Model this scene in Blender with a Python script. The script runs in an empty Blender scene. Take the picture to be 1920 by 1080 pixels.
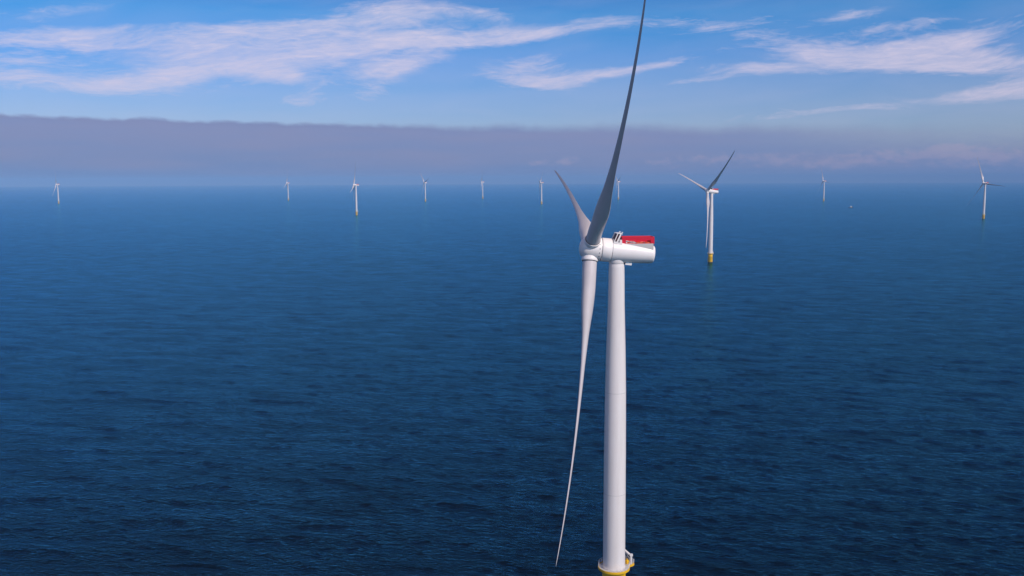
import bpy, bmesh, math, random
import numpy as np
from mathutils import Vector, Matrix

sc = bpy.context.scene
C = sc.collection
R = math.radians
random.seed(7)
rng = np.random.default_rng(11)

# ------------------------------------------------------------------ camera
CAM_H, FOCAL, PITCH, ROLL = 119.098, 1744.244, R(6.714), R(0.245)
cd = bpy.data.cameras.new('camera')
cam = bpy.data.objects.new('camera', cd)
C.objects.link(cam)
cd.sensor_width = 36.0
cd.lens = 36.0 * FOCAL / 1920.0
cd.clip_start, cd.clip_end = 1.0, 200000.0
fwd = Vector((0, math.cos(PITCH), -math.sin(PITCH)))
up0 = Vector((0, math.sin(PITCH), math.cos(PITCH)))
rt0 = Vector((1, 0, 0))
rt = rt0 * math.cos(ROLL) - up0 * math.sin(ROLL)
upv = up0 * math.cos(ROLL) + rt0 * math.sin(ROLL)
cam.matrix_world = Matrix.Translation((0, 0, CAM_H)) @ Matrix((rt, upv, -fwd)).transposed().to_4x4()
sc.camera = cam

SUN_AZ, SUN_EL = 139.0, 40.0          # compass bearing from +Y towards +X: behind the camera, to the right
SUN_STRENGTH, SKY_STRENGTH, EXPOSURE = 4.0, 0.10, -0.22
sc.view_settings.view_transform = 'Standard'
sc.view_settings.look = 'None'
sc.view_settings.exposure = EXPOSURE
sc.view_settings.gamma = 1.0
sc.cycles.use_denoising = True
sc.cycles.max_bounces = 8
sc.cycles.volume_bounces = 0

sd = bpy.data.lights.new('sun', 'SUN')
sd.energy, sd.angle, sd.color = SUN_STRENGTH, R(0.5), (1.0, 0.885, 0.81)
sun = bpy.data.objects.new('sun', sd)
C.objects.link(sun)
sdir = Vector((math.sin(R(SUN_AZ)) * math.cos(R(SUN_EL)), math.cos(R(SUN_AZ)) * math.cos(R(SUN_EL)), math.sin(R(SUN_EL))))
sun.rotation_euler = sdir.to_track_quat('Z', 'Y').to_euler()
sun.location = sdir * 300


# ------------------------------------------------------------------ node helper
class NB:
    def __init__(s, tree):
        s.t = tree

    def n(s, kind, **kw):
        nd = s.t.nodes.new(kind)
        for k, v in kw.items():
            setattr(nd, k, v)
        return nd

    def put(s, sock, v):
        if isinstance(v, bpy.types.NodeSocket):
            s.t.links.new(v, sock)
        else:
            sock.default_value = v

    def m(s, op, a, b=0.0, c=0.0, clamp=False):
        nd = s.n('ShaderNodeMath', operation=op, use_clamp=clamp)
        for i, v in enumerate((a, b, c)):
            s.put(nd.inputs[i], v)
        return nd.outputs[0]

    def step(s, v, a, b):                              # smoothstep from a to b
        nd = s.n('ShaderNodeMapRange', interpolation_type='SMOOTHSTEP')
        s.put(nd.inputs[0], v)
        s.put(nd.inputs[1], a)
        s.put(nd.inputs[2], b)
        return nd.outputs[0]

    def vec(s, x, y, z=0.0):
        nd = s.n('ShaderNodeCombineXYZ')
        for i, v in enumerate((x, y, z)):
            s.put(nd.inputs[i], v)
        return nd.outputs[0]

    def noise(s, v, scale, detail=4.0, rough=0.55, dist=0.0, dim='3D'):
        nd = s.n('ShaderNodeTexNoise', noise_dimensions=dim)
        s.put(nd.inputs['Vector'], v)
        nd.inputs['Scale'].default_value = scale
        nd.inputs['Detail'].default_value = detail
        nd.inputs['Roughness'].default_value = rough
        nd.inputs['Distortion'].default_value = dist
        return nd.outputs[0]

    def mix(s, f, a, b, blend='MIX'):
        nd = s.n('ShaderNodeMix', data_type='RGBA', blend_type=blend)
        s.put(nd.inputs[0], f)
        for i, v in ((6, a), (7, b)):
            if isinstance(v, tuple):
                v = v + (1.0,) if len(v) == 3 else v
            s.put(nd.inputs[i], v)
        return nd.outputs[2]

    def ramp(s, f, stops):
        nd = s.n('ShaderNodeValToRGB')
        s.put(nd.inputs[0], f)
        cr = nd.color_ramp
        cr.elements[0].position, cr.elements[0].color = stops[0][0], tuple(stops[0][1]) + (1,)
        cr.elements[1].position, cr.elements[1].color = stops[-1][0], tuple(stops[-1][1]) + (1,)
        for p, col in stops[1:-1]:
            e = cr.elements.new(p)
            e.color = tuple(col) + (1,)
        return nd.outputs[0]


# ------------------------------------------------------------------ sky (world): Nishita sky, a cirrus layer and a low bank of sea fog
def bearing(px, py):
    """Bearing and elevation (degrees) of a cloud read off the photograph once."""
    d = fwd + rt * ((px - 960) / FOCAL) + upv * ((540 - py) / FOCAL)
    d.normalize()
    return math.degrees(math.atan2(d.x, d.y)), math.degrees(math.asin(d.z))


DEG = math.degrees(1 / FOCAL)
world = bpy.data.worlds.new('World')
sc.world = world
world.use_nodes = True
wt = world.node_tree
wt.nodes.clear()
W = NB(wt)
geo = W.n('ShaderNodeTexCoord')
sep = W.n('ShaderNodeSeparateXYZ')
wt.links.new(geo.outputs['Generated'], sep.inputs[0])
dx, dy, dz = sep.outputs
el = W.m('MULTIPLY', W.m('ARCSINE', dz), 57.2958)
az = W.m('MULTIPLY', W.m('ARCTAN2', dx, dy), 57.2958)
sky = W.n('ShaderNodeTexSky', sky_type='NISHITA')
sky.sun_disc = False
sky.sun_elevation = R(SUN_EL)
sky.sun_rotation = R(SUN_AZ)
sky.altitude = 100
sky.air_density, sky.dust_density, sky.ozone_density = 1.0, 0.4, 2.5
# elevation tint: the lens sees a deep cyan-blue sky higher up
tint = W.ramp(W.m('DIVIDE', el, 20.0, clamp=True), [
    (0.0, (0.60, 0.66, 1.00)), (0.16, (0.58, 0.72, 1.12)), (0.25, (0.50, 0.72, 1.18)), (0.36, (0.27, 0.68, 1.25)),
    (0.48, (0.05, 0.68, 1.24)), (0.60, (0.02, 0.46, 1.04)), (0.74, (0.012, 0.26, 0.68)), (1.0, (0.012, 0.22, 0.58))])
base = W.mix(1.0, sky.outputs[0], tint, 'MULTIPLY')
base = W.mix(W.step(el, 16.0, 42.0), base, W.mix(1.0, base, (0.50, 0.50, 0.56), 'MULTIPLY'))   # the deep zenith

# streaky coordinates: long along the bearing, short in elevation, bent by a slow noise
warp = W.noise(W.vec(W.m('MULTIPLY', az, 0.09), W.m('MULTIPLY', el, 0.22)), 1.0, 2.0, 0.5)
elw = W.m('ADD', el, W.m('MULTIPLY', W.m('SUBTRACT', warp, 0.5), 2.6))
shear = W.m('SUBTRACT', elw, W.m('MULTIPLY', az, 0.06))
n_streak = W.noise(W.vec(W.m('MULTIPLY', az, 0.22), W.m('MULTIPLY', shear, 1.15)), 1.0, 7.0, 0.60, 0.5)
n_fine = W.noise(W.vec(W.m('MULTIPLY', az, 0.9), W.m('MULTIPLY', shear, 4.4), 3.1), 1.0, 8.0, 0.66, 0.6)
nz = W.m('SUBTRACT', W.m('ADD', W.m('MULTIPLY', n_streak, 0.52), W.m('MULTIPLY', n_fine, 0.48)), 0.5)
# the cirrus patches: (x, y, half length, half height, rise in degrees, weight)
PATCHES = [
    (470, 112, 210, 34, 2, 0.82), (300, 62, 230, 15, 4, 0.52), (140, 82, 170, 15, 3, 0.50), (60, 58, 110, 12, 5, 0.40), (610, 58, 190, 22, 4, 0.58), (740, 18, 110, 22, 0, 0.66),
    (880, 70, 180, 13, 5, 0.66), (990, 68, 100, 9, 4, 0.62), (690, 92, 150, 18, 7, 0.60), (110, 155, 200, 20, -1, 0.74), (300, 150, 110, 11, 9, 0.50), (735, 128, 95, 14, 14, 0.50),
    (715, 163, 62, 20, 22, 0.56), (520, 146, 62, 13, -10, 0.58), (566, 190, 46, 12, 0, 0.56), (120, 18, 130, 11, 8, 0.46), (20, 112, 80, 14, 0, 0.4), (900, 25, 60, 12, -6, 0.5),
    (1295, 46, 105, 14, -6, 0.66), (1140, 42, 70, 14, -4, 0.42), (1610, 26, 90, 10, 7, 0.58), (1690, 46, 90, 9, 5, 0.55), (1440, 32, 40, 9, 0, 0.45),
    (1590, 100, 150, 20, -6, 0.60), (1680, 108, 110, 16, -3, 0.45), (1760, 78, 90, 14, 2, 0.50), (1850, 50, 130, 18, 6, 0.42), (1880, 118, 130, 18, -6, 0.58), (1860, 180, 140, 14, 5, 0.62), (1890, 160, 90, 10, 6, 0.5),
    (975, 130, 90, 24, 0, 0.36), (1120, 140, 110, 9, 6, 0.55), (1010, 156, 60, 9, -4, 0.58), (1240, 122, 100, 7, 9, 0.44), (1430, 131, 60, 7, 0, 0.46), (1330, 152, 90, 6, 4, 0.4),
    (1400, 217, 150, 12, 2, 0.50), (1560, 208, 120, 6, 6, 0.36), (1640, 130, 170, 30, 0, 0.2), (1770, 105, 260, 46, 2, 0.16), (1000, 120, 130, 40, 0, 0.28), (1300, 140, 190, 18, 4, 0.28), (1480, 60, 200, 20, 3, 0.2),
]


def patch(px, py, hx, hy, rise, wgt):
    a0, e0 = bearing(px, py)
    ca, sa = math.cos(R(rise)), math.sin(R(rise))
    u = W.m('SUBTRACT', az, a0)
    v = W.m('SUBTRACT', W.m('ADD', el, W.m('MULTIPLY', W.m('SUBTRACT', warp, 0.5), 0.9)), e0)
    uu = W.m('DIVIDE', W.m('ADD', W.m('MULTIPLY', u, ca), W.m('MULTIPLY', v, sa)), hx * DEG)
    vv = W.m('DIVIDE', W.m('SUBTRACT', W.m('MULTIPLY', v, ca), W.m('MULTIPLY', u, sa)), hy * DEG)
    r2 = W.m('ADD', W.m('MULTIPLY', uu, uu), W.m('MULTIPLY', vv, vv))
    return W.m('MULTIPLY', W.m('EXPONENT', W.m('MULTIPLY', r2, -0.75)), wgt)


tot = None
for p in PATCHES:
    g = patch(*p)
    tot = g if tot is None else W.m('ADD', tot, g)
# unseen cirrus added high behind the camera to give neutral fill light
fill_cirrus_w = W.m('MULTIPLY', W.m('MULTIPLY', W.step(el, 11.0, 18.0), W.step(dy, 0.1, -0.4)), 0.80)
tot = W.m('ADD', tot, fill_cirrus_w)
n_veil = W.noise(W.vec(W.m('MULTIPLY', az, 0.14), W.m('MULTIPLY', shear, 0.75), 7.7), 1.0, 3.0, 0.5, 0.4)
veil = W.m('MULTIPLY', W.step(W.m('ADD', tot, W.m('MULTIPLY', W.m('SUBTRACT', n_veil, 0.5), 1.5)), 0.14, 1.45), 0.46)
cover = W.m('MULTIPLY', W.step(W.m('ADD', W.m('MINIMUM', tot, 0.86), W.m('MULTIPLY', nz, 2.7)), 0.24, 1.5), 0.74)
cover = W.m('SUBTRACT', 1.0, W.m('MULTIPLY', W.m('SUBTRACT', 1.0, veil), W.m('SUBTRACT', 1.0, cover)))
cover = W.m('MAXIMUM', cover, W.m('MULTIPLY', n_veil, 0.20))
cloud_col = W.mix(W.m('DIVIDE', el, 11.0, clamp=True), (7.6, 6.7, 8.6), (9.2, 8.1, 9.4))
skyc = W.mix(cover, base, cloud_col)

# fog bank along the horizon: its upper edge sinks slowly towards the right and dissolves there
aL, eL = bearing(0, 207)
aM, eM = bearing(960, 237)
edge_n = W.noise(W.vec(W.m('MULTIPLY', az, 0.40), 4.7), 1.0, 3.0, 0.5)
edge_f = W.noise(W.vec(W.m('MULTIPLY', az, 1.6), W.m('MULTIPLY', el, 4.0), 9.0), 1.0, 4.0, 0.6)
edge = W.m('ADD', W.m('MULTIPLY', W.m('SUBTRACT', az, aM), (eL - eM) / (aL - aM) * 0.75), eM)
edge = W.m('ADD', edge, W.m('MULTIPLY', W.m('SUBTRACT', edge_n, 0.5), 0.62))
edge = W.m('ADD', edge, W.m('MULTIPLY', W.m('SUBTRACT', edge_f, 0.5), 0.26))
below = W.m('SUBTRACT', edge, el)                              # degrees under the bank's edge
soft = W.m('MULTIPLY', W.step(az, -16.0, 10.0), 0.30)
bank = W.step(below, W.m('SUBTRACT', -0.08, soft), W.m('ADD', 0.20, soft))
fade = W.m('SUBTRACT', 1.0, W.m('MULTIPLY', W.step(az, 9.0, 32.0), W.step(W.m('ADD', below, W.m('MULTIPLY', n_fine, -0.9)), 1.6, -0.5)))
lip = W.m('MULTIPLY', W.step(below, 0.55, 0.0), 0.13)           # the bank's crest is the thickest and greyest
bnoise = W.noise(W.vec(W.m('MULTIPLY', az, 0.10), W.m('MULTIPLY', el, 0.9), 2.0), 1.0, 4.0, 0.5)
bcol = W.mix(W.m('DIVIDE', el, 4.5, clamp=True), (1.85, 2.75, 5.3), (2.7, 3.2, 5.8))
bcol = W.mix(W.step(el, 1.4, -0.3), bcol, (1.75, 2.75, 5.6))
bcol = W.mix(W.m('MULTIPLY', W.m('SUBTRACT', bnoise, 0.33, clamp=True), 1.1), bcol, (3.4, 3.2, 5.0))
bcol = W.mix(lip, bcol, (1.5, 1.7, 3.4))
skyc = W.mix(W.m('MULTIPLY', W.m('MULTIPLY', bank, fade), 0.93), skyc, bcol)
# little pink cumulus heads standing in the haze
PUFFS = [(1066, 304, 22, 9), (1420, 297, 52, 11), (1330, 300, 30, 9), (1250, 306, 45, 8), (1010, 308, 40, 6), (1700, 290, 150, 12), (1850, 300, 90, 16), (1780, 278, 26, 5), (1560, 306, 70, 10)]
tp = None
for (px, py, hx, hy) in PUFFS:
    g = patch(px, py, hx, hy, 0, 0.62)
    tp = g if tp is None else W.m('ADD', tp, g)
n_puff = W.noise(W.vec(W.m('MULTIPLY', az, 1.3), W.m('MULTIPLY', el, 2.6), 5.0), 1.0, 5.0, 0.6)
puff = W.m('MULTIPLY', W.step(W.m('ADD', tp, W.m('MULTIPLY', W.m('SUBTRACT', n_puff, 0.5), 2.0)), 0.25, 1.0), 0.34)
skyc = W.mix(puff, skyc, (5.2, 4.4, 6.0))
bg = W.n('ShaderNodeBackground')
wt.links.new(skyc, bg.inputs[0])
bg.inputs[1].default_value = SKY_STRENGTH
wo = W.n('ShaderNodeOutputWorld')
wt.links.new(bg.outputs[0], wo.inputs[0])


# ------------------------------------------------------------------ materials
def mat(name, col, rough=0.5, metal=0.0, var=0.0, vscale=0.5, streak=False, spec=0.5):
    m = bpy.data.materials.new(name)
    m.use_nodes = True
    t = m.node_tree
    b = t.nodes['Principled BSDF']
    b.inputs['Base Color'].default_value = tuple(col) + (1,)
    b.inputs['Roughness'].default_value = rough
    b.inputs['Metallic'].default_value = metal
    b.inputs['Specular IOR Level'].default_value = spec
    if var:
        N = NB(t)
        tc = N.n('ShaderNodeTexCoord')
        mp = N.n('ShaderNodeMapping')
        t.links.new(tc.outputs['Object'], mp.inputs[0])
        mp.inputs['Scale'].default_value = (1, 1, 0.08) if streak else (1, 1, 1)
        n1 = N.noise(mp.outputs[0], vscale, 5.0, 0.6)
        n2 = N.noise(mp.outputs[0], vscale * 7, 3.0, 0.6)
        f = N.m('MULTIPLY', N.m('ADD', N.m('MULTIPLY', N.step(n1, 0.42, 0.75), 0.7), N.m('MULTIPLY', n2, 0.3)), var)
        dk = tuple(c * k for c, k in zip(col, (0.62, 0.60, 0.55)))
        t.links.new(N.mix(f, tuple(col), dk), b.inputs['Base Color'])
        t.links.new(N.m('ADD', N.m('MULTIPLY', n2, 0.15), rough - 0.07), b.inputs['Roughness'])
    return m


M_WHITE = mat('tower_paint', (0.80, 0.755, 0.75), 0.42, 0, 0.30, 0.5, True)
M_SHELL = mat('nacelle_gelcoat', (0.90, 0.855, 0.845), 0.35, 0, 0.14, 0.6)
M_BLADE = mat('blade_gelcoat', (0.62, 0.575, 0.59), 0.38, 0, 0.18, 0.25)
M_SEAM = mat('seam_rubber', (0.10, 0.09, 0.10), 0.7)
M_YEL = mat('yellow_paint', (0.86, 0.50, 0.008), 0.45, 0, 0.35, 0.6, True)
M_RED = mat('red_panel', (0.66, 0.004, 0.030), 0.45, 0, 0.2, 1.2)
M_DECK = mat('orange_deck', (0.72, 0.16, 0.05), 0.6, 0, 0.3, 2.0)
M_GREY = mat('galvanised_grey', (0.40, 0.40, 0.42), 0.5, 0.3, 0.3, 1.5)
M_PANEL = mat('grey_side_panel', (0.55, 0.54, 0.53), 0.5, 0, 0.2, 1.0)
M_CORE = mat('radiator_core', (0.055, 0.012, 0.018), 0.6, 0, 0.3, 3.0)
M_RAIL = mat('rail_paint', (0.72, 0.70, 0.70), 0.45)
M_DARK = mat('dark_steel', (0.05, 0.05, 0.06), 0.5, 0.3)
M_WEED = mat('wet_weed', (0.10, 0.075, 0.02), 0.4, 0, 0.5, 1.5)
M_BLUE = mat('blue_grey_hull', (0.035, 0.06, 0.12), 0.4, 0, 0.2, 0.6)


# ------------------------------------------------------------------ mesh helpers
class MB:
    def __init__(s):
        s.v, s.f, s.mi, s.sm = [], [], [], []

    def add(s, vs, fs, mi=0, smooth=False):
        o = len(s.v)
        s.v += [tuple(v) for v in vs]
        for f in fs:
            s.f.append(tuple(i + o for i in f))
            s.mi.append(mi)
            s.sm.append(smooth)

    def box(s, c, size, mi=0, rot=None):
        hx, hy, hz = (k / 2 for k in size)
        vs = [Vector((x, y, z)) for x in (-hx, hx) for y in (-hy, hy) for z in (-hz, hz)]
        if rot:
            vs = [rot @ v for v in vs]
        s.add([v + Vector(c) for v in vs], [(0, 1, 3, 2), (4, 6, 7, 5), (0, 4, 5, 1), (2, 3, 7, 6), (0, 2, 6, 4), (1, 5, 7, 3)], mi)

    def bar(s, a, b, r, n=8, mi=0, r2=None):
        a, b = Vector(a), Vector(b)
        r2 = r if r2 is None else r2
        d = (b - a).normalized()
        x = d.orthogonal().normalized()
        y = d.cross(x)
        vs = []
        for p, q in ((a, r), (b, r2)):
            vs += [p + (x * math.cos(2 * math.pi * i / n) + y * math.sin(2 * math.pi * i / n)) * q for i in range(n)]
        fs = [(i, (i + 1) % n, n + (i + 1) % n, n + i) for i in range(n)]
        s.add(vs, fs, mi, True)
        s.add(vs, [tuple(range(n))[::-1], tuple(range(n, 2 * n))], mi)

    def lathe(s, prof, axis='z', n=48, mi=0, caps=True, sx=1.0):
        """prof: (position along the axis, radius)."""
        vs = []
        for (t, r) in prof:
            for i in range(n):
                a = 2 * math.pi * i / n
                c_, s_ = r * math.cos(a), r * math.sin(a)
                vs.append((c_, s_, t) if axis == 'z' else (t, c_, s_))
        fs = []
        for k in range(len(prof) - 1):
            for i in range(n):
                j = (i + 1) % n
                fs.append((k * n + i, k * n + j, (k + 1) * n + j, (k + 1) * n + i))
        s.add(vs, fs, mi, True)
        if caps:
            s.add(vs[:n], [tuple(range(n))[::-1]], mi)
            s.add(vs[-n:], [tuple(range(n))], mi)

    def build(s, name, mats, parent=None, recalc=True):
        me = bpy.data.meshes.new(name)
        me.from_pydata(s.v, [], s.f)
        for m in (mats if isinstance(mats, (list, tuple)) else [mats]):
            me.materials.append(m)
        me.polygons.foreach_set('material_index', s.mi)
        me.polygons.foreach_set('use_smooth', s.sm)
        if recalc:
            bm = bmesh.new()
            bm.from_mesh(me)
            bmesh.ops.remove_doubles(bm, verts=bm.verts, dist=1e-4)
            bmesh.ops.recalc_face_normals(bm, faces=bm.faces)
            bm.to_mesh(me)
            bm.free()
        me.set_sharp_from_angle(angle=R(38))
        o = bpy.data.objects.new(name, me)
        C.objects.link(o)
        if parent:
            o.parent = parent
        return o


def tag(o, label=None, cat=None, group=None, kind=None):
    for k, v in (('label', label), ('category', cat), ('group', group), ('kind', kind)):
        if v:
            o[k] = v
    return o


# ------------------------------------------------------------------ the sea: one sheet, curved like the earth, out to the horizon
RE = 7.3e6
rad = [0.5, 60.0, 130.0, 180.0, 215.0]
r = 232.0
while r < 2600:
    rad.append(r)
    r *= 1.0030
while r < 43000:
    rad.append(r)
    r *= 1.05
rad.append(43000.0)
rad = np.array(rad)
ang = np.concatenate([np.arange(-180, -36, 4.0), np.arange(-36, 36.01, 0.075), np.arange(40, 180, 4.0)])
nr, na = len(rad), len(ang)
AA, RR = np.meshgrid(np.radians(ang), rad)
X, Y = (RR * np.sin(AA)).ravel(), (RR * np.cos(AA)).ravel()
RRf = RR.ravel()
Z = np.zeros_like(X)
GX, GY = X.copy(), Y.copy()
WDIR = R(198.0)                                            # where the waves travel to (bearing)
insec = np.clip((36.5 - np.abs(np.degrees(AA.ravel()))) / 1.0, 0, 1)
for i in range(96):
    lam = 2.6 * (34.0 / 2.6) ** (i / 95.0) * rng.uniform(0.95, 1.05)
    th = WDIR + rng.normal(0, 0.50 if lam < 12 else 0.40)
    k = 2 * math.pi / lam
    amp = 0.0105 * lam ** 0.82 * rng.uniform(0.6, 1.3) * 0.40
    if lam > 5:
        amp *= (5 / lam) ** 0.45
    cell = RRf * 0.0031
    fadew = np.clip((lam - 1.8 * cell) / (1.8 * cell), 0, 1) * insec * np.clip((2500 - RRf) / 900, 0, 1)
    ph = k * (X * math.sin(th) + Y * math.cos(th)) + rng.uniform(0, 6.28)
    Z += fadew * amp * np.sin(ph)
    q = fadew * amp * 0.8
    GX += q * math.sin(th) * np.cos(ph)
    GY += q * math.cos(th) * np.cos(ph)
Z -= RRf ** 2 / (2 * RE)
verts = np.stack([GX, GY, Z], 1)
ii = np.arange(nr - 1)[:, None] * na
jj = np.arange(na)[None, :]
j2 = (jj + 1) % na
quads = np.stack([ii + jj, ii + j2, ii + na + j2, ii + na + jj], -1).reshape(-1, 4)[:, ::-1]
me = bpy.data.meshes.new('sea')
me.vertices.add(len(verts))
me.vertices.foreach_set('co', verts.ravel().astype(np.float32))
nq = len(quads)
me.loops.add(nq * 4 + na)
me.polygons.add(nq + 1)
cap = np.arange(na)[::-1]
me.loops.foreach_set('vertex_index', np.concatenate([quads.ravel(), cap[::-1]]).astype(np.int32))
me.polygons.foreach_set('loop_start', np.concatenate([np.arange(nq) * 4, [nq * 4]]).astype(np.int32))
me.polygons.foreach_set('loop_total', np.concatenate([np.full(nq, 4), [na]]).astype(np.int32))
me.polygons.foreach_set('use_smooth', np.ones(nq + 1, dtype=bool))
me.update(calc_edges=True)
me.validate()
if me.polygons[nq // 2].normal.z < 0:
    me.flip_normals()
m = bpy.data.materials.new('sea_water')
m.use_nodes = True
N = NB(m.node_tree)
b = m.node_tree.nodes['Principled BSDF']
tc = N.n('ShaderNodeTexCoord')
OBJ = tc.outputs['Object']


def along(deg, stretch):
    """Coordinates turned by deg, then squeezed along the crests so that the features stretch along them."""
    r_ = N.n('ShaderNodeMapping')
    N.put(r_.inputs[0], OBJ)
    r_.inputs['Rotation'].default_value = (0, 0, R(deg))
    s_ = N.n('ShaderNodeMapping')
    N.put(s_.inputs[0], r_.outputs[0])
    s_.inputs['Scale'].default_value = (stretch, 1, 1)
    return s_.outputs[0]


big = N.noise(OBJ, 0.0016, 4.0, 0.55, 0.6)                          # slow gusts
gust = N.noise(along(12, 0.5), 0.021, 3.0, 0.6, 0.5)                 # cat's paws
chop = N.noise(along(14, 0.40), 0.42, 4.0, 0.60, 0.3)
chop2 = N.noise(along(-20, 0.45), 0.62, 3.0, 0.60, 0.3)
rip = N.noise(along(26, 0.45), 1.1, 4.0, 0.62, 0.4)
h = N.m('ADD', N.m('ADD', N.m('MULTIPLY', chop, 0.62), N.m('MULTIPLY', chop2, 0.2)), N.m('MULTIPLY', rip, 0.46))
bump = N.n('ShaderNodeBump')
bump.inputs['Distance'].default_value = 1.5
N.put(bump.inputs['Strength'], N.m('ADD', N.m('MULTIPLY', N.step(gust, 0.2, 0.8), 0.22), N.m('ADD', N.m('MULTIPLY', big, 0.35), 0.34)))
N.put(bump.inputs['Height'], h)
nt = m.node_tree
nt.nodes.remove(b)
deep = N.n('ShaderNodeBsdfDiffuse')
N.put(deep.inputs['Color'], N.mix(N.step(big, 0.35, 0.7), (0.0002, 0.0022, 0.0065), (0.0003, 0.003, 0.009)))
gl = N.n('ShaderNodeBsdfGlossy')
gl.inputs['Color'].default_value = (0.20, 0.80, 1.10, 1)              # blue-green tint of clean sea water
gl.inputs['Roughness'].default_value = 0.16
fr = N.n('ShaderNodeFresnel')
fr.inputs['IOR'].default_value = 1.30
for nd in (deep, gl, fr):
    nt.links.new(bump.outputs[0], nd.inputs['Normal'])
mx = N.n('ShaderNodeMixShader')
# waves hide one another at a grazing view, so the sheen levels off instead of rising to a mirror
fpow = N.m('POWER', fr.outputs[0], 1.9)
gust2 = N.noise(along(10, 0.40), 0.075, 3.0, 0.6, 0.4)
paws = N.m('ADD', N.m('MULTIPLY', N.step(gust, 0.30, 0.70), 0.12), N.m('ADD', N.m('MULTIPLY', N.step(gust2, 0.30, 0.70), 0.24), 0.56))
sheen = N.m('MULTIPLY', N.m('SUBTRACT', 1.0, N.m('EXPONENT', N.m('MULTIPLY', fpow, -3.7))), paws)
nt.links.new(sheen, mx.inputs[0])
nt.links.new(deep.outputs[0], mx.inputs[1])
nt.links.new(gl.outputs[0], mx.inputs[2])
nt.links.new(mx.outputs[0], nt.nodes['Material Output'].inputs['Surface'])
me.materials.append(m)
sea = bpy.data.objects.new('sea', me)
C.objects.link(sea)
tag(sea, 'dark blue rippled open sea reaching to the hazy horizon', 'sea', kind='structure')


# ------------------------------------------------------------------ the wind turbine
HUB_Z, DECK_Z = 100.0, 12.9
TILT, OVER, RLEN, PREB, CONE = R(5.869), 7.031, 81.58, 4.38, R(-0.713)
# local frame of the turbine: +X is upwind, the rotor's axis lies in XZ; a turbine is turned by its Empty's rotation


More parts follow.
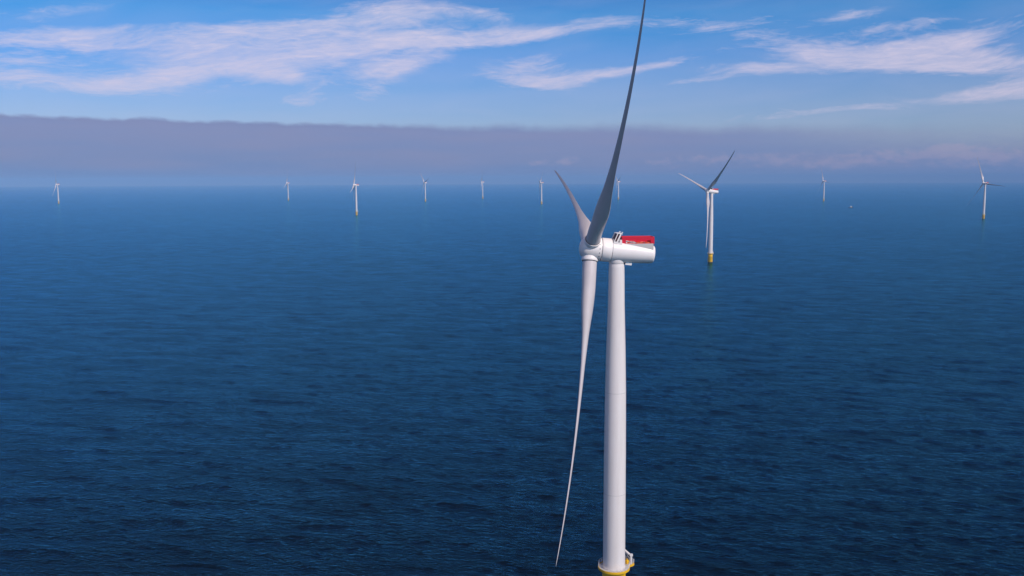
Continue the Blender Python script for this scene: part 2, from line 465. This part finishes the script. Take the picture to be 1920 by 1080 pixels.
def turbine_parts():
    root = bpy.data.objects.new('wind_turbine', None)
    C.objects.link(root)
    root.empty_display_size = 5
    # foundation: yellow transition piece standing in the water
    f = MB()
    f.lathe([(-6, 3.2), (8.5, 3.2), (8.7, 3.35), (9.0, 3.35), (9.2, 3.2), (DECK_Z - 1.5, 3.2), (DECK_Z - 1.3, 3.45), (DECK_Z - 0.42, 3.45)], n=56)
    fo = f.build('foundation', M_YEL, root)
    wl = MB()
    wl.lathe([(-5, 3.19), (-5, 3.23), (0.7, 3.23), (1.0, 3.215), (1.0, 3.19)], n=56, caps=False)
    wl.build('weed_band', M_WEED, fo)
    l = MB()
    for s in (-1, 1):
        l.bar((s * 0.35, -4.6, -3), (s * 0.35, -4.6, DECK_Z + 0.6), 0.13)
        l.bar((s * 0.9, -5.0, -3), (s * 0.9, -5.0, 7), 0.22)
        for z in (0.8, 4.0, 6.8):
            l.bar((s * 0.9, -5.0, z), (s * 0.6, -3.0, z), 0.14)
    for k in range(44):
        l.bar((-0.35, -4.6, -0.5 + k * 0.3), (0.35, -4.6, -0.5 + k * 0.3), 0.05, 6)
    l.build('boat_landing', M_YEL, fo)
    # working platform round the tower foot: round deck with a wider bay behind on one side
    outline = []
    for i in range(72):
        a = 2 * math.pi * i / 72
        d = (math.degrees(a) - PLAT_DIR + 180) % 360 - 180
        w_ = max(0, 1 - max(0, abs(d) - 24) / 14.0)
        w_ = w_ * w_ * (3 - 2 * w_)
        rr = 4.2 + w_ * (5.55 / math.cos(R(max(-24, min(24, d)))) - 4.2) * 0.96
        outline.append(Vector((rr * math.cos(a), rr * math.sin(a), 0)))
    n = len(outline)
    pf = MB()
    pf.add([p + Vector((0, 0, DECK_Z - 0.05)) for p in outline] + [p * 0.995 + Vector((0, 0, DECK_Z - 0.40)) for p in outline],
           [tuple(range(n)), tuple(range(n, 2 * n))[::-1]] , 0)
    po = pf.build('platform', M_PANEL, root)
    e = MB()
    for i in range(n):
        p, q = outline[i], outline[(i + 1) % n]
        for (o1, o2, z0, z1) in ((1.0, 1.03, DECK_Z - 0.46, DECK_Z + 0.16),):
            a1, a2, b1, b2 = p * o1, p * o2, q * o1, q * o2
            vs = [Vector((v.x, v.y, z)) for z in (z0, z1) for v in (a1, a2, b2, b1)]
            e.add(vs, [(0, 1, 2, 3), (4, 7, 6, 5), (1, 5, 6, 2), (0, 3, 7, 4)], 0)
    e.build('edge_beam', M_YEL, po)
    rl = MB()
    for i in range(0, n, 3):
        p = outline[i]
        rl.bar((p.x, p.y, DECK_Z + 0.1), (p.x * 1.02, p.y * 1.02, DECK_Z + 1.3), 0.045, 6)
    for z in (0.55, 0.92, 1.3):
        for i in range(n):
            p, q = outline[i] * 1.015, outline[(i + 1) % n] * 1.015
            rl.bar((p.x, p.y, DECK_Z + z), (q.x, q.y, DECK_Z + z), 0.035, 5)
    rl.build('railing', M_RAIL, po)
    pd = Vector((math.cos(R(PLAT_DIR)), math.sin(R(PLAT_DIR)), 0))
    pn = Vector((-pd.y, pd.x, 0))
    g = MB()
    c0 = pd * 4.25
    g.box(c0 + pn * 0.9 + Vector((0, 0, DECK_Z + 0.55)), (1.5, 1.1, 1.15), 0, Matrix.Rotation(R(PLAT_DIR), 3, 'Z'))
    g.box(c0 + pn * 0.9 + Vector((0, 0, DECK_Z + 1.17)), (1.6, 1.2, 0.08), 0, Matrix.Rotation(R(PLAT_DIR), 3, 'Z'))
    g.build('equipment_locker', M_YEL, po)
    cb = MB()
    cb.box(c0 - pn * 1.1 + Vector((0, 0, DECK_Z + 0.5)), (0.8, 0.7, 1.0), 0, Matrix.Rotation(R(PLAT_DIR), 3, 'Z'))
    cb.bar(c0 - pn * 1.1 + Vector((0, 0, DECK_Z + 1.0)), c0 - pn * 1.1 + Vector((0, 0, DECK_Z + 1.5)), 0.12)
    cb.build('control_box', M_YEL, po)
    # davit crane: post on the bay's rim and a boom slanting up past the tower
    k = MB()
    b0 = Vector((-5.05, -1.55, 0))
    top = b0 + Vector((0, 0, DECK_Z + 2.5))
    k.bar(b0 + Vector((0, 0, DECK_Z)), top, 0.30, 14)
    tip = Vector((-1.3, -4.7, DECK_Z + 5.2))
    k.bar(top - Vector((0, 0, 0.2)), tip, 0.30, 12, 0, 0.2)
    k.bar(b0 + Vector((0.2, -0.15, DECK_Z + 1.2)), top.lerp(tip, 0.5) - Vector((0, 0, 0.15)), 0.09, 8)
    k.box(top + Vector((0, 0, 0.05)), (0.8, 0.8, 0.5))
    ko = k.build('davit_crane', M_RAIL, root)
    kh = MB()
    kh.bar(tip, tip - Vector((0, 0, 2.2)), 0.03, 6)
    kh.box(tip - Vector((0, 0, 2.3)), (0.2, 0.2, 0.4))
    kh.build('hook', M_DARK, ko)
    # tower
    t = MB()
    prof = [(DECK_Z - 0.42, 3.1), (DECK_Z + 0.35, 3.1), (DECK_Z + 0.36, 3.02), (30, 2.99), (46, 2.93), (62, 2.80), (74, 2.55), (86, 2.20), (95.6, 2.06), (96.2, 2.04), (96.8, 1.9)]
    t.lathe(prof, n=72)
    to = t.build('tower', M_WHITE, root)
    for z, rr in ((34.0, 2.985), (62.0, 2.80)):
        fl = MB()
        fl.lathe([(z - 0.05, rr - 0.05), (z - 0.05, rr + 0.012), (z + 0.05, rr + 0.012), (z + 0.05, rr - 0.05)], n=72, caps=False)
        fl.build('flange_joint', M_PANEL, to)
    # nacelle: everything below is in the tilted frame, origin on the tower axis at hub height, +X along the rotor axis upwind
    na_ = bpy.data.objects.new('nacelle', None)
    s0 = OVER - 2.75                                       # where the hub ends
    nb = MB()
    nb.lathe([(s0 - 0.06, 2.9), (s0 - 0.06, 3.0), (s0 - 0.16, 3.08), (s0 - 0.3, 3.1), (s0 - 2.6, 3.1), (s0 - 2.66, 3.06), (s0 - 2.72, 3.06), (s0 - 2.78, 3.12),
              (s0 - 5.5, 3.02), (s0 - 9.5, 2.74), (s0 - 13.4, 2.42), (s0 - 13.9, 2.32), (s0 - 14.15, 2.1), (s0 - 14.25, 1.6)], 'x', n=72)
    no = nb.build('nacelle', M_SHELL, root)
    no.rotation_euler = (0, -TILT, 0)
    no.location = (0, 0, HUB_Z)
    sm = MB()
    sm.lathe([(s0 - 2.665, 3.0), (s0 - 2.665, 3.085), (s0 - 2.715, 3.085), (s0 - 2.715, 3.0)], 'x', n=72, caps=False)
    sm.lathe([(s0 + 0.05, 2.8), (s0 + 0.05, 2.98), (s0 - 0.1, 2.98), (s0 - 0.1, 2.8)], 'x', n=72, caps=False)
    sm.build('joint_seal', M_SEAM, no)
    uf = MB()
    uf.box((-3.3, 0.4, -3.0), (1.7, 1.6, 0.75))
    uf.box((-2.2, 0.4, -3.0), (0.5, 0.6, 0.5), 1)
    uf.build('underside_hatch', [M_SHELL, M_DARK], no)
    yb = MB()
    yb.lathe([(-3.3, 2.0), (-3.0, 2.12), (-2.3, 2.12)], 'z', n=56)
    ybo = yb.build('yaw_collar', M_WHITE, no)
    ybo.rotation_euler = (0, TILT, 0)
    # hoist platform: level deck on two side plates; its level frame undoes the tilt
    lev = Matrix.Rotation(-TILT, 3, 'Y').inverted()
    zf = 1.98                                              # deck height above the hub, level frame
    x0, x1, hw = -9.55, -1.05, 2.02

    def L(x, y, z):
        return lev @ Vector((x, y, z))
    hp = MB()
    hp.add([L(x, y, z) for x in (x0, x1) for y in (-hw, hw) for z in (zf - 0.12, zf)], [(0, 1, 3, 2), (4, 6, 7, 5), (0, 4, 5, 1), (2, 3, 7, 6), (0, 2, 6, 4), (1, 5, 7, 3)], 0)
    ho = hp.build('hoist_platform', M_DECK, no)
    sp = MB()
    for sgn in (-1, 1):
        # wedge-shaped plate between the level deck and the sloping shell
        zb0, zb1 = 1.25, 0.55
        ya, yb_ = sgn * (hw - 0.06), sgn * (hw + 0.06)
        vs = [L(x0 + 0.25, y, z) for y in (ya, yb_) for z in (zf - 0.1 - 2.3, zf + 0.02)] + [L(x1 + 1.4, y, z) for y in (ya, yb_) for z in (zf - 0.9, zf - 0.1)] + [L(x1, y, zf + 0.02) for y in (ya, yb_)]
        sp.add(vs, [(0, 1, 8, 5, 4), (2, 6, 7, 9, 3), (0, 2, 3, 1), (4, 5, 7, 6), (1, 3, 9, 8), (0, 4, 6, 2), (8, 9, 7, 5)], 0)
    sp.add([L(x0 + 0.19, y, z) for y in (-hw, hw) for z in (zf - 2.4, zf - 0.13)] + [L(x0 + 0.31, y, z) for y in (-hw, hw) for z in (zf - 2.4, zf - 0.13)],
           [(0, 1, 3, 2), (4, 6, 7, 5), (0, 2, 6, 4), (1, 5, 7, 3)], 0)
    sp.build('side_plate', M_PANEL, ho)
    rp = MB()
    RH = 1.72

    def panel(a, b_, z0, z1, th=0.05, mi=0):
        a, b_ = Vector(a), Vector(b_)
        d = (b_ - a).normalized()
        nn = Vector((-d.y, d.x, 0)) * th / 2
        vs = []
        for p in (a, b_):
            for s_ in (-1, 1):
                for z in (z0, z1):
                    vs.append(L(p.x + nn.x * s_, p.y + nn.y * s_, z))
        rp.add(vs, [(0, 1, 3, 2), (4, 6, 7, 5), (0, 4, 5, 1), (2, 3, 7, 6), (0, 2, 6, 4), (1, 5, 7, 3)], mi)
    cor = [(x0, -hw), (x1, -hw), (x1, hw), (x0, hw)]
    for i in range(4):
        a, b_ = Vector(cor[i] + (0,)), Vector(cor[(i + 1) % 4] + (0,))
        L_ = (b_ - a).length
        nseg = max(3, round(L_ / 0.95))
        for j in range(nseg):
            p, q = a.lerp(b_, (j + 0.03) / nseg), a.lerp(b_, (j + 0.97) / nseg)
            low = 0.86 if (i == 2 and 0 < j < nseg - 1) else 0.06
            panel(p, q, zf + low, zf + RH - 0.02, 0.04)
            if low > 0.3:
                panel(p, q, zf + 0.06, zf + 0.16, 0.04)
        for j in range(nseg):
            p = a.lerp(b_, j / nseg)
            rp.bar(L(p.x, p.y, zf - 0.1), L(p.x, p.y, zf + RH + 0.04), 0.045, 6)
        rp.bar(L(a.x, a.y, zf + RH + 0.04), L(b_.x, b_.y, zf + RH + 0.04), 0.06, 6)
    rp.build('red_railing', M_RED, ho)
    # pipes and boxes on the deck along the open side
    for xa, xb, mt_ in ((-8.6, -7.2, M_DECK), (-6.8, -5.0, M_DECK), (-4.6, -3.4, M_PANEL), (-3.1, -2.5, M_DECK)):
        gb = MB()
        gb.add([L(x, y, z) for x in (xa, xb) for y in (1.35, 1.75) for z in (zf + 0.01, zf + 0.42)], [(0, 1, 3, 2), (4, 6, 7, 5), (0, 4, 5, 1), (2, 3, 7, 6), (0, 2, 6, 4), (1, 5, 7, 3)])
        gb.build('deck_locker', mt_, ho)
    # hatches on the deck
    bx = MB()
    bx.add([L(x, y, z) for x in (-4.6, -3.2) for y in (-1.0, 0.8) for z in (zf, zf + 0.5)], [(0, 1, 3, 2), (4, 6, 7, 5), (0, 4, 5, 1), (2, 3, 7, 6), (0, 2, 6, 4), (1, 5, 7, 3)])
    bx.build('deck_hatch', M_SHELL, ho)
    bx = MB()
    bx.add([L(x, y, z) for x in (-7.3, -6.2) for y in (-0.4, 1.0) for z in (zf, zf + 0.35)], [(0, 1, 3, 2), (4, 6, 7, 5), (0, 4, 5, 1), (2, 3, 7, 6), (0, 2, 6, 4), (1, 5, 7, 3)])
    bx.build('deck_hatch', M_SHELL, ho)
    # leaning cooler with a white frame and a dark core
    ck = MB()
    # side profile in level frame: foot at (3.1..1.9, 2.2), head at (1.85..0.6, 4.3) (x upwind)
    foot, head = Vector((1.30, 0, 2.35)), Vector((0.30, 0, 4.62))
    d = (head - foot)
    nx = Vector((-1, 0, 0))
    cw = 2.5
    thick = 1.05

    def prism(y0, y1, off0, off1, t0, t1, mi):
        vs = []
        for y in (y0, y1):
            for t_ in (t0, t1):
                for o_ in (off0, off1):
                    p = foot + d * t_ + nx * o_
                    vs.append(L(p.x, y, p.z))
        ck.add(vs, [(0, 2, 3, 1), (4, 5, 7, 6), (0, 1, 5, 4), (2, 6, 7, 3), (0, 4, 6, 2), (1, 3, 7, 5)], mi)
    for sgn in (-1, 1):
        prism(sgn * (cw - 0.12), sgn * cw, 0.0, 0.22, 0, 1, 0)        # front stile
        prism(sgn * (cw - 0.12), sgn * cw, 0.75, thick + 0.10, -0.12, 1, 0)   # rear stile
        prism(sgn * (cw - 0.12), sgn * cw, 0.22, 0.75, -0.1, 0.12, 0)
    prism(-cw, cw, -0.06, 1.30, 1.001, 1.07, 0)                           # top cap
    prism(-cw, cw, 0.0, 0.9, -0.25, 0.0, 0)
    prism(-(cw - 0.3), cw - 0.3, 0.24, 0.74, 0.02, 0.985, 1)              # core
    co = ck.build('cooler', [M_SHELL, M_CORE], no)
    cbk = MB()
    cbk.add([L(x, y, z) for x in (1.25, -1.0) for y in (-2.45, 2.45) for z in (1.6, 2.35)], [(0, 1, 3, 2), (4, 6, 7, 5), (0, 4, 5, 1), (2, 3, 7, 6), (0, 2, 6, 4), (1, 5, 7, 3)])
    cbk.add([L(x, y, z) for x in (-0.35, -0.95) for y in (-2.4, 2.4) for z in (2.35, 3.05)], [(0, 1, 3, 2), (4, 6, 7, 5), (0, 4, 5, 1), (2, 3, 7, 6), (0, 2, 6, 4), (1, 5, 7, 3)])
    cbk.build('cooler_plinth', M_SHELL, co)
    for y in (-1.9, 1.9):
        an = MB()
        an.bar(L(-0.5, y, 4.6), L(-1.15, y, 4.75), 0.06, 6)
        an.bar(L(-1.1, y, 4.3), L(-1.1, y, 5.0), 0.05, 6)
        an.box(L(-1.1, y, 4.98), (0.34, 0.34, 0.2))
        an.build('weather_mast', M_RAIL, co)
    # hub
    hb = MB()
    hb.lathe([(-2.70, 2.92), (-2.62, 3.04), (-2.4, 3.08), (-1.2, 3.12), (0.0, 3.08), (1.0, 2.94), (1.8, 2.66), (2.4, 2.2), (2.75, 1.6), (2.93, 0.9), (2.98, 0.25), (2.985, 0.02)], 'x', n=72)
    hub = hb.build('hub', M_SHELL, root)
    for kk in range(18):
        bolts = MB()
        a = 2 * math.pi * (kk + 0.5) / 18
        bolts.bar((-2.05, 3.0 * math.cos(a), 3.0 * math.sin(a)), (-2.05, 3.16 * math.cos(a), 3.16 * math.sin(a)), 0.13, 8)
        bolts.build('bolt_cover', M_SEAM, hub)
    for kk in range(3):
        clr = MB()
        clr.lathe([(2.2, 2.12), (2.95, 2.16), (3.32, 2.18), (3.42, 2.12), (3.42, 1.95)], 'z', n=56)
        o = clr.build('blade_collar', M_SHELL, hub)
        o.rotation_euler = (R(-120 * kk), 0, 0)
        gs = MB()
        gs.lathe([(3.43, 1.96), (3.47, 2.0), (3.55, 2.0), (3.58, 1.94)], 'z', n=56)
        # the dark ring between collar and blade root belongs to the collar's mesh family
        o2 = gs.build('root_seal', M_SEAM, hub)
        o2.rotation_euler = (R(-120 * kk), 0, 0)
    # blade, along local +Z, +X upwind, leading edge towards -Y or +Y by the direction of turning
    bl = blade_mesh()
    blades = []
    for kk in range(3):
        o = bpy.data.objects.new('blade', bl)
        C.objects.link(o)
        o.parent = root
        blades.append(o)
    return root


CHORD = [(0.0, 3.75), (0.045, 3.75), (0.09, 3.85), (0.14, 4.25), (0.18, 4.05), (0.25, 3.05), (0.35, 2.2), (0.5, 1.62), (0.65, 1.28), (0.8, 1.02), (0.9, 0.78), (0.96, 0.56), (0.988, 0.36), (1.0, 0.1)]
THICK = [(0.0, 1.0), (0.045, 1.0), (0.09, 0.88), (0.14, 0.68), (0.19, 0.58), (0.25, 0.52), (0.35, 0.44), (0.5, 0.36), (0.7, 0.28), (1.0, 0.22)]
TWIST = [(0.0, 48), (0.09, 46), (0.16, 42), (0.25, 33), (0.35, 28), (0.5, 25), (0.7, 23), (1.0, 22)]
AXISP = [(0.0, 0.5), (0.045, 0.5), (0.14, 0.40), (0.25, 0.34), (1.0, 0.32)]
PLAT_DIR = 220.0


def ip(tab, s):
    xs, ys = zip(*tab)
    return float(np.interp(s, xs, ys))


def blade_mesh(wide=1.0, pitch=0.0):
    ns, n = 84, 40
    ss = np.concatenate([np.linspace(0.0, 0.3, 36), np.linspace(0.3, 0.95, 36)[1:], np.linspace(0.95, 1.0, 14)[1:]])
    vs, fs = [], []
    for s_ in ss:
        z = 3.44 + s_ * (RLEN - 3.44)
        f = z / RLEN
        c, tk, tw, ax = ip(CHORD, s_), ip(THICK, s_), R(ip(TWIST, s_) + pitch), ip(AXISP, s_)
        c *= 1 + (wide - 1) * min(1, max(0, (s_ - 0.05) / 0.12))
        tk = tk / (1 + (wide - 1) * 0.7 * min(1, max(0, (s_ - 0.05) / 0.12)))
        circ = min(1, max(0, (tk - 0.42) / 0.5))
        circ = circ * circ * (3 - 2 * circ)
        off = z * math.tan(CONE) + PREB * f ** 2.5
        for i in range(n):
            a = 2 * math.pi * i / n
            x = 0.5 * (1 - math.cos(a))                     # 0 = leading edge, 1 = trailing edge
            t = 5 * tk * (0.2969 * math.sqrt(max(x, 0)) - 0.126 * x - 0.3516 * x * x + 0.2843 * x ** 3 - 0.1015 * x ** 4)
            cam_ = 0.03 * 4 * x * (1 - x) * (1 - circ)
            sgn = 1 if a < math.pi else -1
            yy = (t * sgn + cam_)
            if circ > 0:
                yc = 0.5 * math.sin(a) * tk
                yy = yy * (1 - circ) + yc * circ
            u = (ax - x) * c                                 # towards the leading edge
            w_ = -yy * c                                      # towards the suction side = downwind (-X)
            # chord direction: leading edge along +M, turned by the twist towards upwind (+X); M = rotor's direction of motion
            px = u * math.sin(tw) + w_ * math.cos(tw)
            pm = u * math.cos(tw) - w_ * math.sin(tw)
            vs.append((px + off, MOTION * pm, z))
    m_ = len(ss)
    for k in range(m_ - 1):
        for i in range(n):
            j = (i + 1) % n
            fs.append((k * n + i, k * n + j, (k + 1) * n + j, (k + 1) * n + i))
    fs.append(tuple(range(n))[::-1])
    fs.append(tuple(range((m_ - 1) * n, m_ * n)))
    me = bpy.data.meshes.new('blade')
    me.from_pydata(vs, [], fs)
    me.materials.append(M_BLADE)
    me.polygons.foreach_set('use_smooth', [True] * len(fs))
    bm = bmesh.new()
    bm.from_mesh(me)
    bmesh.ops.remove_doubles(bm, verts=bm.verts, dist=1e-4)
    bmesh.ops.recalc_face_normals(bm, faces=bm.faces)
    bm.to_mesh(me)
    bm.free()
    me.set_sharp_from_angle(angle=R(42))
    return me


# local axes when the turbine's Empty is turned: upwind a = (-cos b, -sin b, 0) in the world, so local +X -> that; local +Y -> (sin b, -cos b) = towards the camera side
# the blade at angle A from the top, turning towards local +Y as A grows; it moves that way too
MOTION = -1.0


def pose(root, x, y, yaw_deg, az_deg):
    c = (x * x + y * y) / (2 * RE)
    root.location = (x, y, -c)
    root.rotation_euler = (0, 0, math.pi + R(yaw_deg))
    tilt = Matrix.Rotation(-TILT, 4, 'Y')
    hubm = Matrix.Translation((0, 0, HUB_Z)) @ tilt @ Matrix.Translation((OVER, 0, 0))
    k = 0
    for ch in root.children:
        nm = ch.name.split('.')[0]
        if nm == 'hub':
            ch.matrix_local = hubm @ Matrix.Rotation(R(-az_deg), 4, 'X')
        elif nm == 'blade':
            ch.matrix_local = hubm @ Matrix.Rotation(R(-(az_deg + 120 * k)), 4, 'X')
            k += 1


TOO_SMALL = ('bolt_cover', 'hook', 'weather_mast', 'control_box', 'equipment_locker', 'deck_hatch', 'deck_locker', 'root_seal', 'flange_joint')   # not to be seen on the far turbines


def copy_tree(o, parent=None):
    c = o.copy()
    C.objects.link(c)
    c.parent = parent
    for ch in list(o.children):
        if ch.name.split('.')[0] not in TOO_SMALL:
            copy_tree(ch, c)
    return c


GROUP = 'offshore wind turbines standing in the sea'
main = turbine_parts()
tag(main, 'huge white three-bladed wind turbine filling the foreground, red railing on its nacelle', 'wind turbine', GROUP)
#        x      y     yaw  blade   label
FARM = [
    (281, 1313, 21, 48, 'white wind turbine on yellow base, second largest, just behind the huge one'),
    (1337, 2641, 18, 96, 'wind turbine on yellow base with spread blades at far right edge'),
    (-515, 3097, 4, 108, 'wind turbine on yellow base left of centre with one blade straight up'),
    (-461, 4997, 27, 72, 'small hazy wind turbine just right of the one with blade straight up'),
    (-2370, 4887, 12, 20, 'small hazy wind turbine standing alone at far left'),
    (-1292, 5407, 3, 112, 'faint wind turbine just left of the one with blade straight up'),
    (-176, 5691, 6, 15, 'faintest and thinnest wind turbine, left of the two beside the huge blades'),
    (140, 4370, -12, 72, 'small hazy wind turbine just left of the far drooping blade of the huge one'),
    (599, 5245, 9, 66, 'tiny wind turbine seen just right of the huge upright blade'),
    (1569, 4697, 9, 95, 'hazy wind turbine above the small boat, between two larger turbines'),
]
copies = [copy_tree(main) for _ in FARM]
BLADE_OUT, BLADE_WIDE = blade_mesh(1.5, 42.0), blade_mesh(1.4, 8.0)
pose(main, 27.726, 245.249, 3.493, 44.867)
for o, (x, y, yaw, a_, lab) in zip(copies, FARM):
    o['label'] = lab
    pose(o, x, y, yaw, a_)
    # the others stand with their blades turned differently, the nearest of them furthest out of the wind
    for ch in o.children:
        if ch.name.split('.')[0] == 'blade':
            ch.data = BLADE_OUT if o is copies[0] else BLADE_WIDE

# ------------------------------------------------------------------ the little boat far out
bx_, by_ = 1336.0, 3678.0
boat = bpy.data.objects.new('boat', None)
C.objects.link(boat)
tag(boat, 'tiny dark hulled workboat with white wheelhouse far out at sea', 'boat')
boat.location = (bx_, by_, -(bx_ ** 2 + by_ ** 2) / (2 * RE))
boat.rotation_euler = (0, 0, R(6))
h_ = MB()
st = [(-10, 2.6, 0.0), (-4, 3.1, 0.0), (3, 3.0, 0.1), (7, 2.0, 0.5), (9.6, 0.7, 1.0), (10.6, 0.05, 1.3)]
vs, fs = [], []
for (x, w_, lift) in st:
    vs += [(x, -w_ * 0.6, -0.8), (x, -w_, 0.6), (x, -w_ * 1.03, 2.2 + lift), (x, w_ * 1.03, 2.2 + lift), (x, w_, 0.6), (x, w_ * 0.6, -0.8)]
for i in range(len(st) - 1):
    for j in range(6):
        fs.append((i * 6 + j, i * 6 + (j + 1) % 6, i * 6 + 6 + (j + 1) % 6, i * 6 + 6 + j))
fs += [tuple(range(6))[::-1], tuple(range(30, 36))]
h_.add(vs, fs)
h_.build('hull', M_BLUE, boat)
wv = MB()
wv.add([(x, y, z) for (x, z) in ((-1.0, 2.25), (5.2, 2.25), (4.0, 6.2), (-0.6, 6.2)) for y in (-2.1, 2.1)],
       [(0, 2, 3, 1), (2, 4, 5, 3), (4, 6, 7, 5), (6, 0, 1, 7), (0, 6, 4, 2), (1, 3, 5, 7)])
wv.box((1.7, 0, 6.3), (5.6, 4.8, 0.18))
wh = wv.build('wheelhouse', M_SHELL, boat)
wg = MB()
wg.box((1.7, 0, 5.1), (4.5, 4.26, 0.9))
wg.build('window', M_DARK, wh)
ms = MB()
ms.bar((0.6, 0, 6.3), (0.6, 0, 10.0), 0.14)
ms.bar((0.6, -1.2, 8.6), (0.6, 1.2, 8.6), 0.1)
ms.build('mast', M_RAIL, boat)

# ------------------------------------------------------------------ haze over the sea
hz = MB()
hz.box((0, 0, (190 - 130) / 2), (87000, 87000, 320))
hob = hz.build('haze', [], None)
m = bpy.data.materials.new('sea_haze')
m.use_nodes = True
t = m.node_tree
t.nodes.clear()
out = t.nodes.new('ShaderNodeOutputMaterial')
pv = t.nodes.new('ShaderNodeVolumePrincipled')
pv.inputs['Color'].default_value = (0.31, 0.58, 1.0, 1)
pv.inputs['Density'].default_value = 0.000070
pv.inputs['Anisotropy'].default_value = -0.25
t.links.new(pv.outputs[0], out.inputs['Volume'])
hob.data.materials.append(m)
tag(hob, 'thin blue haze lying over the sea towards the horizon', 'haze', kind='stuff')
